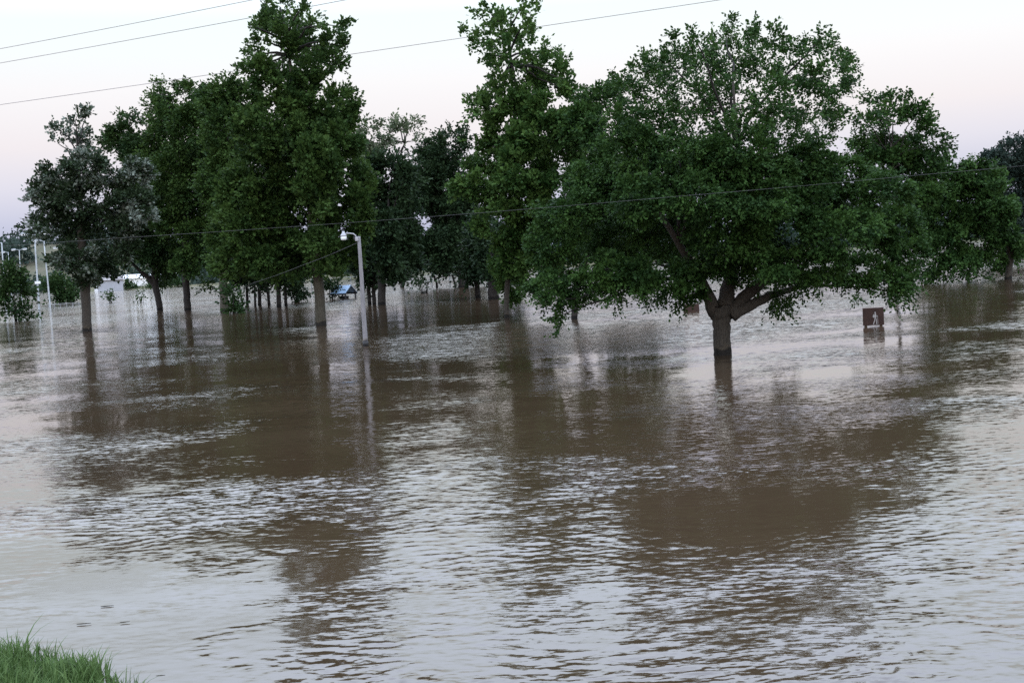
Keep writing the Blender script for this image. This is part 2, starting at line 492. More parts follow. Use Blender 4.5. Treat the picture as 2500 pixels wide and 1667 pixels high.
NLEAF = 0
def tree(name, label, cat, d, trunk, blobs, leafm, barkm, leaf, cov=4.0, droop=.25, up=.25, seed=1, limbs=8, xlimbs=(),
         depth=.75, group=None, stems=(), flat=.55, lr=None, lv=.35, twf=3.0):
    """trunk: [(px,py,width px)...] from the water up; blobs: (px,py,rx,ry[,cover][,dz]) in photograph pixels at distance d"""
    global NLEAF
    rnd = random.Random(seed)
    base = ground(*trunk[0][:2]) if d is None else PX(trunk[0][0], trunk[0][1], d)
    if d is None: d = base.y
    s = d / F
    root = empty(name, (base.x, base.y, 0))
    tag(root, label, cat, group)
    # trunk
    def trunk_mesh(tr, nm):
        pts = [PX(x, y, d) for x, y, w in tr]; rad = [w * s / 2 for x, y, w in tr]
        below = Vector((pts[0].x - (pts[1].x - pts[0].x) * .1, pts[0].y, -2.3))
        pts = [below] + pts; rad = [rad[0] * 1.35] + rad
        P2, R2 = [], []
        for i in range(len(pts) - 1):
            k = 4
            for j in range(k):
                t = j / k
                P2.append(pts[i].lerp(pts[i + 1], t) + Vector((rnd.uniform(-1, 1), rnd.uniform(-1, 1), 0)) * rad[i] * .07)
                R2.append(rad[i] * (1 - t) + rad[i + 1] * t)
        P2.append(pts[-1]); R2.append(rad[-1])
        MB().tube(P2, R2, 12, wob=.06, rnd=rnd).build(nm, barkm, root, smooth=True)
        return pts, rad
    tp, trd = trunk_mesh(trunk, 'trunk')
    for stm in stems:
        trunk_mesh(stm, 'stem')
    # blobs to world, spread in depth round the trunk
    cxs = [b[0] for b in blobs]; xc = (min(cxs) + max(cxs)) / 2; hw = max(20, (max(cxs) - min(cxs)) / 2 + 20)
    wb = []
    for b in blobs:
        px, py, rx, ry = b[:4]; k = b[4] if len(b) > 4 else 1.0
        u = min(1, abs(px - xc) / hw)
        dz = (b[5] if len(b) > 5 else rnd.uniform(-1, 1) * depth * hw * s * math.sqrt(max(.05, 1 - u * u)))
        c = PX(px, py, d + dz); sc_ = (d + dz) / F
        wb.append((c.x, c.y, c.z, rx * sc_, .5 * (rx + ry) * sc_ * 1.1, ry * sc_, k, b[6] if len(b) > 6 else 0.0))
    me = crown_mesh('crown', wb, seed, leaf, cov, droop, up, (tp[-1].x, tp[-1].y), flat=flat, lv=lv, tw=leaf * twf)
    NLEAF += len(me.polygons)
    link('crown', me, leafm, root)
    # limbs: the drawn ones, then from the trunk into the crown
    for lb in xlimbs:
        pts = [PX(x, y, d + (dz if True else 0)) for x, y, w, dz in lb]; rad = [w * s / 2 for x, y, w, dz in lb]
        P2, R2 = [], []
        for i in range(len(pts) - 1):
            for j in range(3):
                t = j / 3
                P2.append(pts[i].lerp(pts[i + 1], t) + Vector((rnd.uniform(-1, 1), rnd.uniform(-1, 1), rnd.uniform(-1, 1))) * rad[i] * .12)
                R2.append(rad[i] * (1 - t) + rad[i + 1] * t)
        P2.append(pts[-1]); R2.append(rad[-1])
        MB().tube(P2, R2, 9, wob=.06, rnd=rnd).build('limb', barkm, root, smooth=True)
    _ = 0
    order = sorted([i for i in range(len(wb)) if wb[i][2] > tp[-1].z - .25 * (tp[-1].z - tp[1].z)] or range(len(wb)), key=lambda i: rnd.random())[:limbs]
    top = tp[-1]; rt = trd[-1]
    for i in order:
        e = Vector(wb[i][:3])
        st0 = tp[-1].lerp(tp[-2], rnd.uniform(0, .5))
        if len(xlimbs) > 1:
            st0 = min((PX(x, y, d + dz) for lb in xlimbs for x, y, w, dz in lb[2:-1]), key=lambda v: (v - e).length + 2.0 * max(0, v.z - e.z))
        if e.z < st0.z and len(xlimbs) < 2: st0 = tp[-1].lerp(tp[-2], .6)
        mid = st0.lerp(e, .45) + Vector((0, 0, .16 * (e - st0).length * (1 if e.z > st0.z else .4)))
        pts, rad = [], []
        n = 7
        r0 = (lr or rt) * rnd.uniform(.45, .65)
        for j in range(n):
            t = j / (n - 1)
            p = st0 * (1 - t) ** 2 + mid * (2 * t * (1 - t)) + e * t * t
            p += Vector((rnd.uniform(-1, 1), rnd.uniform(-1, 1), rnd.uniform(-1, 1))) * .025 * (e - st0).length * (0 if j == 0 else 1)
            pts.append(p); rad.append(max(.012, r0 * (1 - t) ** .9 + .015))
        MB().tube(pts, rad, 7).build('limb', BARK_DARK, root, smooth=True)
    return root

# --- the big spreading tree in front
T12 = [(1778,58,11,27,.82),(1741,84,11,27,.82),(1728,112,11,27,.82),(1690,98,11,27,.82),(1648,100,11,27,.82),(1614,138,11,27,.82),(1575,152,11,27,.82),(1540,185,11,27,.82),(1508,208,11,27,.82),(1830,68,11,27,.82),(1850,88,11,27,.82),(1884,82,11,27,.82),(1905,100,11,27,.82),(1946,100,11,27,.82),(1975,118,11,27,.82),(2010,96,11,27,.82),(2036,118,11,27,.82),(2064,146,11,27,.82),(2074,166,11,27,.82),(2068,196,11,27,.82),(2058,232,11,27,.82),
 (1778,84,18,26,0.80),(1740,109,15,17,0.80),(1690,119,18,24,0.80),(1650,124,15,18,0.80),(1830,99,19,21,0.80),(1880,106,19,17,0.80),(1925,119,12,19,0.80),
 (1960,126,16,18,0.80),(2010,119,19,15,0.80),(2048,152,15,15,0.80),(2062,185,20,25,0.74),(2000,175,38,32,0.74),(1930,175,42,38,0.74),(1860,155,42,42,0.74),(1790,150,42,42,0.74),
 (1720,165,42,42,0.74),(1660,165,38,38,0.74),(1612,155,26,30,0.74),(1570,168,26,26,0.74),(1600,215,48,40,0.74),(1690,235,58,50,0.74),(1780,235,60,50,0.74),
 (1870,235,58,55,0.74),(1960,245,52,50,0.74),(2020,255,28,38,0.74),(2052,285,22,20,0.74),(1990,315,48,45,0.74),(1900,325,60,50,0.74),(1800,325,70,55,0.74),
 (1700,325,70,55,0.74),(1600,315,68,60,0.74),(1530,225,36,34,0.74),(1512,205,22,16,0.74),(1520,300,50,50,0.74),
 (1700,420,90,60,.9,2),(1850,450,90,60,.9,2.2),(1980,450,90,60,.9,1.8),(2080,500,80,60,.9,1.2),(2150,550,70,55,.9,.8),(1600,520,90,60,.9,2),(1450,470,80,60,.9,1.2),(1560,370,70,60,1,-1.5),(1660,380,70,60,1,-2),(1760,390,70,60,1,-2.2),(1860,390,70,55,1,-2),(1950,390,60,50,1,-1.2),(1700,480,90,60,1,-3),(1850,490,90,60,1,-3),(1560,480,80,60,1,-2.5),(2000,500,80,60,1,-2),(1500,400,90,70),(1600,430,100,70),(1720,430,100,70),(1850,430,100,70),(1970,420,90,60),(2080,430,80,55),(2160,470,70,60),
 (1400,520,90,70),(1500,560,110,70),(1640,560,120,70),(1780,560,120,70),(1920,560,110,70),(2050,560,100,70),(2180,560,70,60),
 (1350,600,70,60),(1330,690,55,45),(1372,765,20,40,.8),(1345,740,24,30,.7),(1410,700,55,45),(1480,660,80,50),(1560,675,60,45),(1500,715,30,30,.7),(1590,715,26,26,.7),(1650,670,60,40),(1690,668,60,36,1,-1),(1770,650,60,34,1,-1),(1850,640,60,34,1,-.8),(1930,655,60,36,1,-.5),(1718,695,22,22,.9,-.3),(1800,668,30,22,.9,.3),(1690,712,34,30,.9,-.4),(1640,715,24,28,.7),(1665,735,18,16,.6,-.3),(1790,622,90,28),
 (1900,640,80,36),(1850,712,24,18,.7,.4),(1900,725,34,28,.8,.3),(1922,758,14,20,.6,.2),(1878,755,12,16,.5,.2),(1950,700,22,26,.6),(2000,650,70,36),(2010,690,26,18,.6),(2090,660,70,40),(2095,700,30,22,.8),(2085,722,14,10,.5),(2168,712,18,26,.8),(2195,715,24,34,.8),(2225,700,24,34,.7),(2170,680,50,40),(2210,620,50,50)]
tree('spreading_tree', 'broad spreading green tree with a short thick forked trunk standing in the foreground flood', 'tree', None,
     [(1764,866,45),(1763,830,42),(1761,790,43),(1759,765,52),(1757,745,60)], T12, LEAF_MAIN, BARK, .091, cov=2.95, droop=.34, up=.16, seed=12, limbs=18, lr=.065, twf=3.0,
     xlimbs=[[(1745,765,36,0),(1728,720,30,-.2),(1705,670,24,-.5),(1660,600,16,-1),(1600,500,10,-1.5)],
             [(1765,755,44,0),(1775,710,38,.3),(1790,640,30,.6),(1800,520,20,.8),(1800,360,10,.6),(1790,200,5,.4)],
             [(1778,765,40,0),(1815,728,32,.1),(1860,690,26,.3),(1910,660,20,.8),(1990,610,12,1.6),(2080,560,4,2.4)],
             [(1785,770,34,-.1),(1830,748,26,0),(1880,722,20,.2),(1950,700,13,.6),(2020,680,7,1.1),(2090,662,3,1.6)]])

# --- trees of the left group
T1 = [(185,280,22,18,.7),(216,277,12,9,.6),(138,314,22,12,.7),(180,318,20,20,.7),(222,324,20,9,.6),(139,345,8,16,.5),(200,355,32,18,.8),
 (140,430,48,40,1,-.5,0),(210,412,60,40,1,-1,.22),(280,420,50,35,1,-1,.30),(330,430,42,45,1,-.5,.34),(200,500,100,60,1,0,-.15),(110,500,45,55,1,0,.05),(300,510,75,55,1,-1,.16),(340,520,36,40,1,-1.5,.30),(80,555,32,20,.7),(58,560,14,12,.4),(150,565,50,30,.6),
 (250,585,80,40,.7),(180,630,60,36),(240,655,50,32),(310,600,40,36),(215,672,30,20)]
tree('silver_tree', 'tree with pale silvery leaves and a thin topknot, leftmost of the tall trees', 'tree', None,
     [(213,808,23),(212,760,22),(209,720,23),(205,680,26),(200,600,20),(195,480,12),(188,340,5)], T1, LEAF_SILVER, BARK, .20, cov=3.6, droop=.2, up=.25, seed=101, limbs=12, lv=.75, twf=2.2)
T2 = [(375,430,56,60),(330,540,55,55),(395,610,50,45),(310,288,24,14,.7),(350,300,14,14,.5),(312,330,45,36),(270,350,22,22,.7),(350,380,60,60),(350,470,60,70),(370,560,60,60),(340,620,55,36),(420,630,55,40),(390,665,40,18,.7)]
tree('leaning_tree', 'dark leaning tree with a forked black trunk just right of the silvery tree', 'tree', None,
     [(391,757,15),(386,725,15),(379,695,17),(376,665,13),(372,600,8)], T2, LEAF_MID, BARK_DARK, .26, cov=4.2, seed=102, limbs=6,
     xlimbs=[[(381,700,14,0),(362,678,12,0),(340,660,9,0),(320,640,6,0)]])
T3 = [(520,250,56,46),(540,350,70,70),(560,470,70,70),(400,520,50,60),(365,420,26,50,.8),(402,225,30,34,.35),(372,262,18,40,.3),(440,250,58,52),(390,300,30,40,.5),(420,330,60,70),(480,330,70,80),(430,430,60,80),(490,450,80,80),(440,540,60,70),(500,580,70,60),(470,640,48,36),(510,694,26,10,.6),(500,708,12,8,.3)]
tree('round_tree', 'rounded olive green tree with a straight black trunk, left part of the tall clump', 'tree', None,
     [(458,757,17),(456,710,16),(453,670,17),(452,560,13),(450,400,7)], T3, LEAF_COTTON, BARK_DARK, .25, cov=3.2, seed=103, limbs=9)
T4 = [(565,205,30,22,.8),(540,215,22,18,.7),(595,240,48,48),(535,255,50,42),(570,330,70,70),(560,430,80,70),(590,520,80,70),(570,600,70,60),(600,655,60,32)]
tree('ivy_tree', 'dense tree with a thick olive trunk, between the black trunk and tall spire tree', 'tree', None,
     [(549,762,22),(547,725,20),(545,690,20),(552,560,15),(560,400,9)], T4, LEAF_COTTON, BARK_PALE, .24, cov=4.2, seed=104, limbs=8)
T5 = [(778,585,46,36,1,-3),(770,625,36,22,.9,-2.5),(775,400,50,70,1,-3.5),(755,320,42,50,1,-2.5),(765,470,50,60,1,-3.5),(590,560,60,60),(590,460,60,60),(570,640,50,36),(683,14,20,22,.6),(744,8,14,20,.6),(650,35,16,22,.6),(612,66,10,14,.5),(632,95,20,16,.6),(667,60,32,36,.8),(705,80,32,36,.8),(740,52,20,28,.6),(771,52,12,20,.5),(742,90,32,34,.8),
 (720,120,34,34,.8),(822,66,14,14,.5),(842,66,14,18,.5),(812,98,26,22,.7),(838,112,18,20,.5),(790,128,36,26,.8),(822,150,26,20,.7),(794,180,20,14,.6),(757,165,36,36,.8),
 (618,132,16,18,.6),(608,162,22,20,.7),(646,165,36,28,.8),(684,172,36,34,.9),(655,200,36,30,.9),(702,212,46,38,.9),(742,214,36,36,.9),(684,252,56,44),(742,256,44,42),
 (824,234,24,26,.8),(856,246,20,26,.7),(798,268,24,30,.8),(836,278,32,34,.8),(778,292,34,32,.7),(828,308,40,34,.9),
 (650,320,80,60),(740,330,90,60),(830,345,64,50),(640,420,90,70),(740,430,90,80),(840,440,68,70),(640,520,90,70),(740,530,90,80),(850,540,58,62),(690,610,90,50),
 (800,610,70,50),(640,640,60,35),(880,510,28,60),(850,620,44,34),(815,650,40,18,.7),(700,658,50,26,.8)]
tree('cottonwood_tree', 'tallest tree with a ragged spire top and a pale straight trunk, behind the lamp post', 'tree', None,
     [(785,795,27),(782,750,25),(778,700,25),(772,640,22),(760,520,19),(735,350,14),(712,180,8),(695,60,4)], T5, LEAF_COTTON, BARK_PALE, .20, cov=4.4, droop=.12, up=.35, seed=105, limbs=22, lr=.12, flat=.4, twf=1.9)
small = [((604,745,7),[(600,600,45,45),(590,650,45,40),(605,680,30,16,.7)],'slim dark tree, leftmost of the row of thin trunks behind the clump'),
         ((623,748,6),[(620,580,45,50),(630,640,40,40),(622,682,22,14,.7)],'thinnest of the dark trunks behind the clump, second in the row'),
         ((634,745,9),[(640,600,45,50),(650,650,40,36),(655,690,20,14,.6)],'slim dark tree with a bent stem leaning away at its side'),
         ((681,750,12),[(680,590,50,55),(670,650,45,36),(690,670,40,26)],'thickest dark trunk of the row left of the tall pale trunk'),
         ((698,747,8),[(705,600,50,50),(720,640,45,36),(735,665,24,18,.6)],'slim dark tree, last of the row before the tall pale trunk')]
for i, ((x, y, w), bl, lab) in enumerate(small):
    tree('slim_tree', lab, 'tree', None, [(x, y, w), (x - 1, y - 35, w * .9), (x - 3, y - 75, w * .8), (x - 6, y - 140, w * .5)], bl, LEAF_DARK, BARK_DARK, .30, cov=3.6, seed=120 + i, limbs=4,
         group='row of thin dark trunks behind the left clump', stems=[[(655,718,7),(648,700,7),(638,685,6)]] if i == 2 else ())
# --- the middle
T7 = [(915,425,36,40),(950,450,45,60),(900,520,42,80),(935,580,60,70),(900,640,40,45),(955,640,45,38),(925,670,40,18,.7)]
tree('twin_stem_tree', 'dark tree on two thin stems immediately right of the lamp post', 'tree', None,
     [(914,743,10),(912,710,9),(912,670,9),(914,560,6)], T7, LEAF_DARK, BARK_DARK, .30, cov=4.2, seed=131, limbs=6, stems=[[(902,738,9),(900,705,9),(904,660,8)]])
T7b = [(945,620,40,46,1,-2),(938,570,36,50,1,-2),(960,398,36,22,.8),(985,440,36,45),(985,540,40,60),(960,600,45,60),(955,655,40,24),(990,640,36,26)]
tree('thick_trunk_tree', 'dark tree with one thick grey trunk to the right of the twin stems', 'tree', None,
     [(933,744,20),(932,710,19),(932,675,20),(940,560,13)], T7b, LEAF_DARK, BARK_DARK, .30, cov=4.2, seed=132, limbs=6)
T8 = [(895,308,28,20,.7),(860,318,22,22,.6),(908,345,46,34,.9),(880,385,50,30)]
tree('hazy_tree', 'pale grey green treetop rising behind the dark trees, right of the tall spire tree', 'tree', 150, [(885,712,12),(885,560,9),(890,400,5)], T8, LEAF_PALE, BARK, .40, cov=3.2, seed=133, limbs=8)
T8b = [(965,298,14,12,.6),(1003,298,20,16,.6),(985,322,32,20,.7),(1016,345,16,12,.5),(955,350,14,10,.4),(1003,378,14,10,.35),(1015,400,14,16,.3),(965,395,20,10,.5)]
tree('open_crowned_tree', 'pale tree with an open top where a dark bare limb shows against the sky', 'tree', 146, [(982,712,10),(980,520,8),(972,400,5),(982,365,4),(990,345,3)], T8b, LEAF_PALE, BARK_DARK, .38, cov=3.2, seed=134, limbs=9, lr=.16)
T9 = [(1103,328,24,18,.6),(1068,342,24,18,.6),(1130,335,20,20,.5),(1095,365,50,36),(1050,395,40,40),(1040,450,50,70),(1100,450,60,70),(1060,540,70,80),(1120,560,60,80),(1050,630,60,40),(1120,640,60,35),(1010,560,30,60),(1030,665,40,14,.6)]
tree('broad_dark_tree', 'broad very dark tree on a thick dark trunk in the middle distance', 'tree', None,
     [(1131,701,25),(1130,680,24),(1129,660,25),(1120,560,18),(1100,430,9)], T9, LEAF_DARK, BARK_DARK, .36, cov=4.4, seed=135, limbs=8, stems=[[(1112,697,5),(1108,685,5),(1104,670,5)]])
tree('shaded_tree', 'dark tree with a narrow flared trunk, left of the pair by the second spire tree', 'tree', None,
     [(1167,727,15),(1165,700,12),(1166,670,13),(1165,580,8)], [(1160,560,40,60),(1172,640,45,42),(1150,655,35,24,.8)], LEAF_DARK, BARK_DARK, .30, cov=4.2, seed=136, limbs=4, group='pair of dark trunks by the second spire tree')
tree('shaded_tree', 'dark tree with a wide stubby trunk, right of the pair by the second spire tree', 'tree', None,
     [(1206,730,29),(1203,705,25),(1200,675,24),(1205,600,13)], [(1215,600,50,60),(1205,665,42,28),(1230,660,40,30)], LEAF_DARK, BARK_DARK, .29, cov=4.2, seed=137, limbs=4, group='pair of dark trunks by the second spire tree')
T11 = [(1262,420,50,60,1,-3),(1265,345,40,45,1,-2.5),(1255,270,30,30,1,-1.5),(1162,30,12,14,.5),(1193,30,14,18,.5),(1229,38,20,20,.6),(1252,28,12,14,.5),(1278,14,14,20,.5),(1303,12,10,22,.5),(1136,80,10,14,.5),(1153,104,16,14,.5),(1184,78,22,20,.6),(1220,62,24,20,.6),
 (1242,92,24,22,.6),(1282,54,20,26,.6),(1282,98,24,22,.65),(1184,132,18,20,.6),(1220,114,24,20,.6),(1202,168,24,22,.6),(1229,150,20,18,.55),(1264,150,18,16,.5),(1284,130,18,18,.6),
 (1327,112,14,16,.5),(1354,130,14,16,.5),(1376,148,12,14,.5),(1318,158,30,24,.7),(1362,180,26,26,.7),(1295,188,30,28,.8),(1340,214,40,34,.9),(1380,194,14,20,.5),
 (1229,212,34,28,.8),(1206,250,34,30,.8),(1153,236,12,16,.5),(1139,250,12,10,.4),(1157,268,18,18,.5),(1184,250,20,24,.6),(1166,280,18,16,.5),
 (1273,252,50,38,.9),(1325,270,50,40,.9),(1390,236,24,26,.7),(1418,244,20,22,.6),(1446,250,18,20,.6),(1240,310,60,42),(1320,320,70,50),(1400,295,50,44,.9),(1200,380,70,50),(1290,390,80,60),(1380,380,60,60),
 (1180,450,66,40),(1130,455,40,16,.8),(1270,470,90,60),(1225,540,70,56),(1310,560,80,60),(1250,630,55,60),(1300,660,70,50),(1250,700,36,40),(1222,650,24,40)]
tree('yellowish_tree', 'second tall spire tree with yellowish green leaves hanging down to the water in mid picture', 'tree', None,
     [(1238,776,14),(1236,745,13),(1238,700,13),(1255,560,13),(1265,380,10),(1250,200,6),(1240,90,3)], T11, LEAF_YELLOW, BARK, .195, cov=4.0, droop=.15, up=.3, seed=111, limbs=22, lr=.1, flat=.4, twf=2.0)
T12b = [(1440,235,30,24,.6),(1470,240,40,32,.8),(1420,300,50,50),(1480,320,60,60),(1450,420,70,70),(1520,450,70,70),(1430,520,60,60),(1540,560,70,70),(1450,610,60,50),(1600,640,60,40),(1520,660,50,30)]
tree('hidden_tree', 'dense dark green tree filling the gap between the second spire tree and the spreading tree', 'tree', 54, [(1402,775,16),(1405,720,15),(1440,600,12),(1460,400,8)], T12b, LEAF_MAIN, BARK_DARK, .165, cov=4.2, droop=.3, seed=112, limbs=8)
# --- the right
T13 = [(2138,248,26,20,.6),(2190,240,30,18,.6),(2108,290,24,28,.6),(2170,288,48,34,.8),(2235,275,26,24,.7),(2255,310,32,30,.8),(2120,340,40,32,.7),(2095,330,16,20,.4),(2190,350,60,40),(2275,350,32,34,.8),(2160,400,70,40),(2245,400,60,40),(2225,460,70,50)]
tree('rear_tree', 'tree with a loose domed top showing above the right shoulder of the spreading tree', 'tree', None,
     [(2184,708,9),(2184,690,8),(2190,640,8),(2185,500,7),(2175,350,4)], T13, LEAF_MAIN, BARK, .19, cov=3.8, seed=113, limbs=10, xlimbs=[[(2184,698,5,0),(2196,700,4,0),(2212,695,3,0)]])
T14 = [(2330,400,60,34),(2400,420,50,40),(2300,450,60,50),(2380,490,70,60),(2440,500,42,60),(2300,540,70,60),(2400,580,65,50),(2300,610,60,42),(2462,590,28,55),(2350,640,55,26,.8),(2400,655,45,18,.6),(2385,675,20,12,.4),(2469,635,16,36),(2270,655,45,24,.7),(2300,680,30,12,.4)]
tree('drooping_tree', 'drooping green tree with a leafy trunk near the right edge', 'tree', None,
     [(2461,682,17),(2464,655,15),(2468,625,15),(2440,520,11),(2390,430,6)], T14, LEAF_MAIN, BARK, .19, cov=4.0, droop=.32, seed=114, limbs=9)
for i, (tr, bl, lab) in enumerate([([(2455,588,10),(2455,500,8),(2455,420,5)], [(2432,392,42,30,.9),(2470,372,30,22,.8),(2450,440,60,50),(2440,520,50,50),(2470,555,50,26)], 'dark far tree rising just behind the drooping tree at right'),
                     ([(2520,584,10),(2520,500,8),(2520,420,5)], [(2500,352,36,20,.8),(2540,350,40,30),(2520,420,60,60),(2530,510,60,50),(2520,558,50,24)], 'dark far tree cut by the right edge of the frame')]):
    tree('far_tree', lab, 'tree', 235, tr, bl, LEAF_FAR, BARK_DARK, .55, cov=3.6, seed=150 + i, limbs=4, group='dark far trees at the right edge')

# --- bushes standing in the flood
def bush(name, label, d, base, blobs, leafm, leaf, cov=3.2, seed=1, group=None, bark=BARK_DARK, nst=5, droop=.1, cat='bush'):
    rnd = random.Random(seed)
    b = ground(*base) if d is None else PX(base[0], base[1], d)
    d = b.y; s = d / F
    root = empty(name, (b.x, b.y, 0)); tag(root, label, cat, group)
    wb = []
    for q_ in blobs:
        x, y, rx, ry = q_[:4]; k = q_[4] if len(q_) > 4 else 1
        c = PX(x, y, d + rnd.uniform(-.6, .6) * rx * s); wb.append((c.x, c.y, c.z, rx * s, (rx + ry) * .5 * s, ry * s, k))
    link('foliage', crown_mesh('foliage', wb, seed, leaf, cov, droop, .3, (b.x, b.y), nleaf=8), leafm, root)
    for i in range(nst):
        e = Vector(wb[i % len(wb)][:3]) + Vector((rnd.uniform(-.3, .3), 0, rnd.uniform(-.2, .2))) * wb[i % len(wb)][3]
        p0 = Vector((b.x + rnd.uniform(-.1, .1), b.y, -1.2))
        mid = p0.lerp(e, .5) + Vector((0, 0, .15))
        MB().tube([p0, mid, e], [.05, .035, .012], 6).build('stem', bark, root, smooth=True)
    return root
bush('leafy_bush', 'tall loose bush standing in the water at the left edge', None, (42,785),
     [(30,672,32,26),(45,705,38,28),(20,715,28,30),(40,740,34,24,.8),(50,765,26,14,.6),(25,762,18,14,.5)], LEAF_MID, .28, 3.0, 201)
bush('leafy_bush', 'rounded green bush in the water behind the white light poles', None, (152,742),
     [(150,698,32,24),(165,718,26,16),(132,706,20,24),(185,716,16,14,.7),(150,728,24,9,.7)], LEAF_MID, .42, 3.4, 202)
bush('leafy_bush', 'tiny dark bush alone in the bright water right of the silvery tree', None, (268,739), [(266,727,8,9),(271,731,6,6)], LEAF_MID, .34, 2.6, 203)
bush('leafy_bush', 'tiny thin sapling in bright water beside the leaning trunk', None, (344,738), [(337,713,8,6,.8),(349,708,5,6,.8),(352,722,4,6,.4),(340,724,4,4,.4)], LEAF_MID, .32, 2.4, 204, nst=4)
bush('leafy_bush', 'leafy shrub growing against the right side of the olive trunk', None, (568,766), [(566,712,14,16),(570,738,14,18),(578,750,10,12),(562,755,10,9)], LEAF_MID, .27, 3.2, 205)
bush('leafy_bush', 'dark shrub with pale tips between the thin trunks and the tall pale trunk', None, (726,738),
     [(722,690,18,16,.7),(730,708,20,16),(720,722,18,12),(740,716,12,12,.8),(748,684,12,10,.4)], LEAF_DARK, .28, 3.0, 206)
bush('leafy_bush', 'dark shrub partly hiding the blue roofed kiosk', None, (808,731), [(805,692,12,10),(815,697,14,10),(806,708,9,12,.8),(822,704,8,7,.8)], LEAF_DARK, .28, 3.2, 207)
bush('bare_shrub', 'spindly crooked shrub of bare branches with few leaves in mid picture', None, (1037,716),
     [(1020,690,16,9,.35),(1045,686,14,9,.35),(1030,697,16,8,.4),(1037,709,9,5,.4)], LEAF_DARK, .24, 2.6, 208, nst=14, bark=BARK_DARK)
# little crooked tree beside the posts
r_ = empty('crooked_sapling', ground(1067, 703)); tag(r_, 'small crooked leafless trunk between the thin posts in mid picture', 'tree')
p_ = [PX(x, y, r_.location.y) for x, y in ((1067,708),(1066,690),(1062,683),(1059,672),(1056,655))]
MB().tube(p_, [.14, .13, .12, .10, .06], 7).build('trunk', BARK_DARK, r_, smooth=True)
MB().tube([PX(1061,681,r_.location.y), PX(1075,676,r_.location.y), PX(1095,674,r_.location.y), PX(1110,672,r_.location.y)], [.08, .07, .05, .03], 6).build('limb', BARK_DARK, r_, smooth=True)
for i, (x, y, rx, ry, lab) in enumerate([(312,694,13,13,'rounded bush on the far shore right of the grey shed'), (330,701,11,6,'low bush on the far shore next to the rounded bush'),
                                     (368,697,12,10,'bush on the far shore glimpsed behind the leaning trunk'), (412,692,20,9,'low hedge like bush on the far shore between leaning and black trunks'),
                                     (438,688,14,11,'bush on the far shore touching the straight black trunk')]):
    dd = shore((x - 1250) / F) + 6
    bush('shore_bush', lab, dd, (x, y + ry), [(x - rx * .3, y, rx * .7, ry), (x + rx * .4, y + ry * .2, rx * .6, ry * .75)], LEAF_MID, .55, 3.2, 220 + i, group='bushes on the far shore', nst=2)

# --- far wood along the shore and over the hill: one uncountable mass
rs = np.random.RandomState(9)
bl = []
for i in range(330):
    qv = rs.uniform(-.62, .62)
    dd = shore(qv) + rs.uniform(14, 70)
    x = qv * dd
    if -.43 < qv < -.265:
        dd = 395 + rs.uniform(0, 60); x = qv * dd; h = rs.uniform(2.5, 4.5)
    elif qv <= -.43: h = rs.uniform(2, 4)
    else: h = rs.uniform(3.5, 6.5)
    bl.append((x, dd, h * .55, h * .9, h * .9, h * .75, 1))
for i in range(280):
    x = rs.uniform(-330, -60); y = rs.uniform(500, 660)
    g = float(hillz(np.array(x), np.array(y)))
    if g < 3 and rs.rand() < .4: continue
    h = rs.uniform(4, 7.5)
    bl.append((x, y, g + h * .5, h * .8, h * .8, h * .75, 1))
me = crown_mesh('treeline', bl, 10, 1.5, .8, .1, .3, (0, 900), nleaf=6)
NLEAF += len(me.polygons)
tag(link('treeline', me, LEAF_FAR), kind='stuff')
print('LEAVES', NLEAF)

# ------------------------------------------------------------------ buildings on the far shore
M_GREY = surf('grey_siding', (.30, .31, .34), (.36, .37, .40), .6, .6, bump=0)
M_WHITEW = surf('white_siding', (.70, .70, .71), (.78, .78, .78), .5, .6, bump=0)
M_ROOF = surf('grey_roof', (.22, .20, .20), (.30, .28, .27), .8, .6, bump=0)
M_DARKWIN = surf('dark_opening', (.03, .03, .035), (.05, .05, .055), 2, .3, bump=0)

def shed(name, label, cat, px, py, d, lx, ly, h, rh, rz, wallm, gablem, roofm, winpos):
    b = PX(px, py, d); b.z = .3
    root = empty(name, b); tag(root, label, cat)
    root.rotation_euler = (0, 0, rz)
    M = Matrix.Rotation(rz, 3, 'Z')
    f = lambda x, y, z: b + M @ Vector((x, y, z))
    w = MB()
    w.poly([f(-lx/2,-ly/2,-1), f(lx/2,-ly/2,-1), f(lx/2,-ly/2,h), f(-lx/2,-ly/2,h)])
    w.poly([f(lx/2,ly/2,-1), f(-lx/2,ly/2,-1), f(-lx/2,ly/2,h), f(lx/2,ly/2,h)])
    w.build('wall', wallm, root)
    for sx in (-1, 1):
        g = MB().poly([f(sx*lx/2,-ly/2,-1), f(sx*lx/2,ly/2,-1), f(sx*lx/2,ly/2,h), f(sx*lx/2,0,h+rh), f(sx*lx/2,-ly/2,h)])
        g.build('gable_wall', gablem, root)
    ov = .35
    for sy in (-1, 1):
        n = Vector((0, sy * rh, ly / 2)).normalized() * .12
        a = [Vector((-lx/2-ov, sy*(ly/2+ov), h - rh*ov/(ly/2) + .05)), Vector((lx/2+ov, sy*(ly/2+ov), h - rh*ov/(ly/2) + .05)), Vector((lx/2+ov, 0, h+rh+.05)), Vector((-lx/2-ov, 0, h+rh+.05))]
        m = MB(); c = a + [v + n for v in a]
        for qf in ((0,1,2,3),(4,5,6,7),(0,1,5,4),(1,2,6,5),(2,3,7,6),(3,0,4,7)):
            m.poly([f(*c[k]) for k in qf])
        m.build('roof_slope', roofm, root)
    for (x, z, ww, hh) in winpos:
        MB().box(f(x, -ly/2 - .02, z), (ww, .08, hh), rz).build('door' if z < hh * .6 else 'window', M_DARKWIN, root)
    return root
shed('grey_shed', 'small grey gabled shed on the far shore right of the silvery tree trunk', 'shed', 266, 709, 322, 6.6, 5.5, 2.6, 1.1, R(28), M_GREY, M_WHITEW, M_ROOF, [])
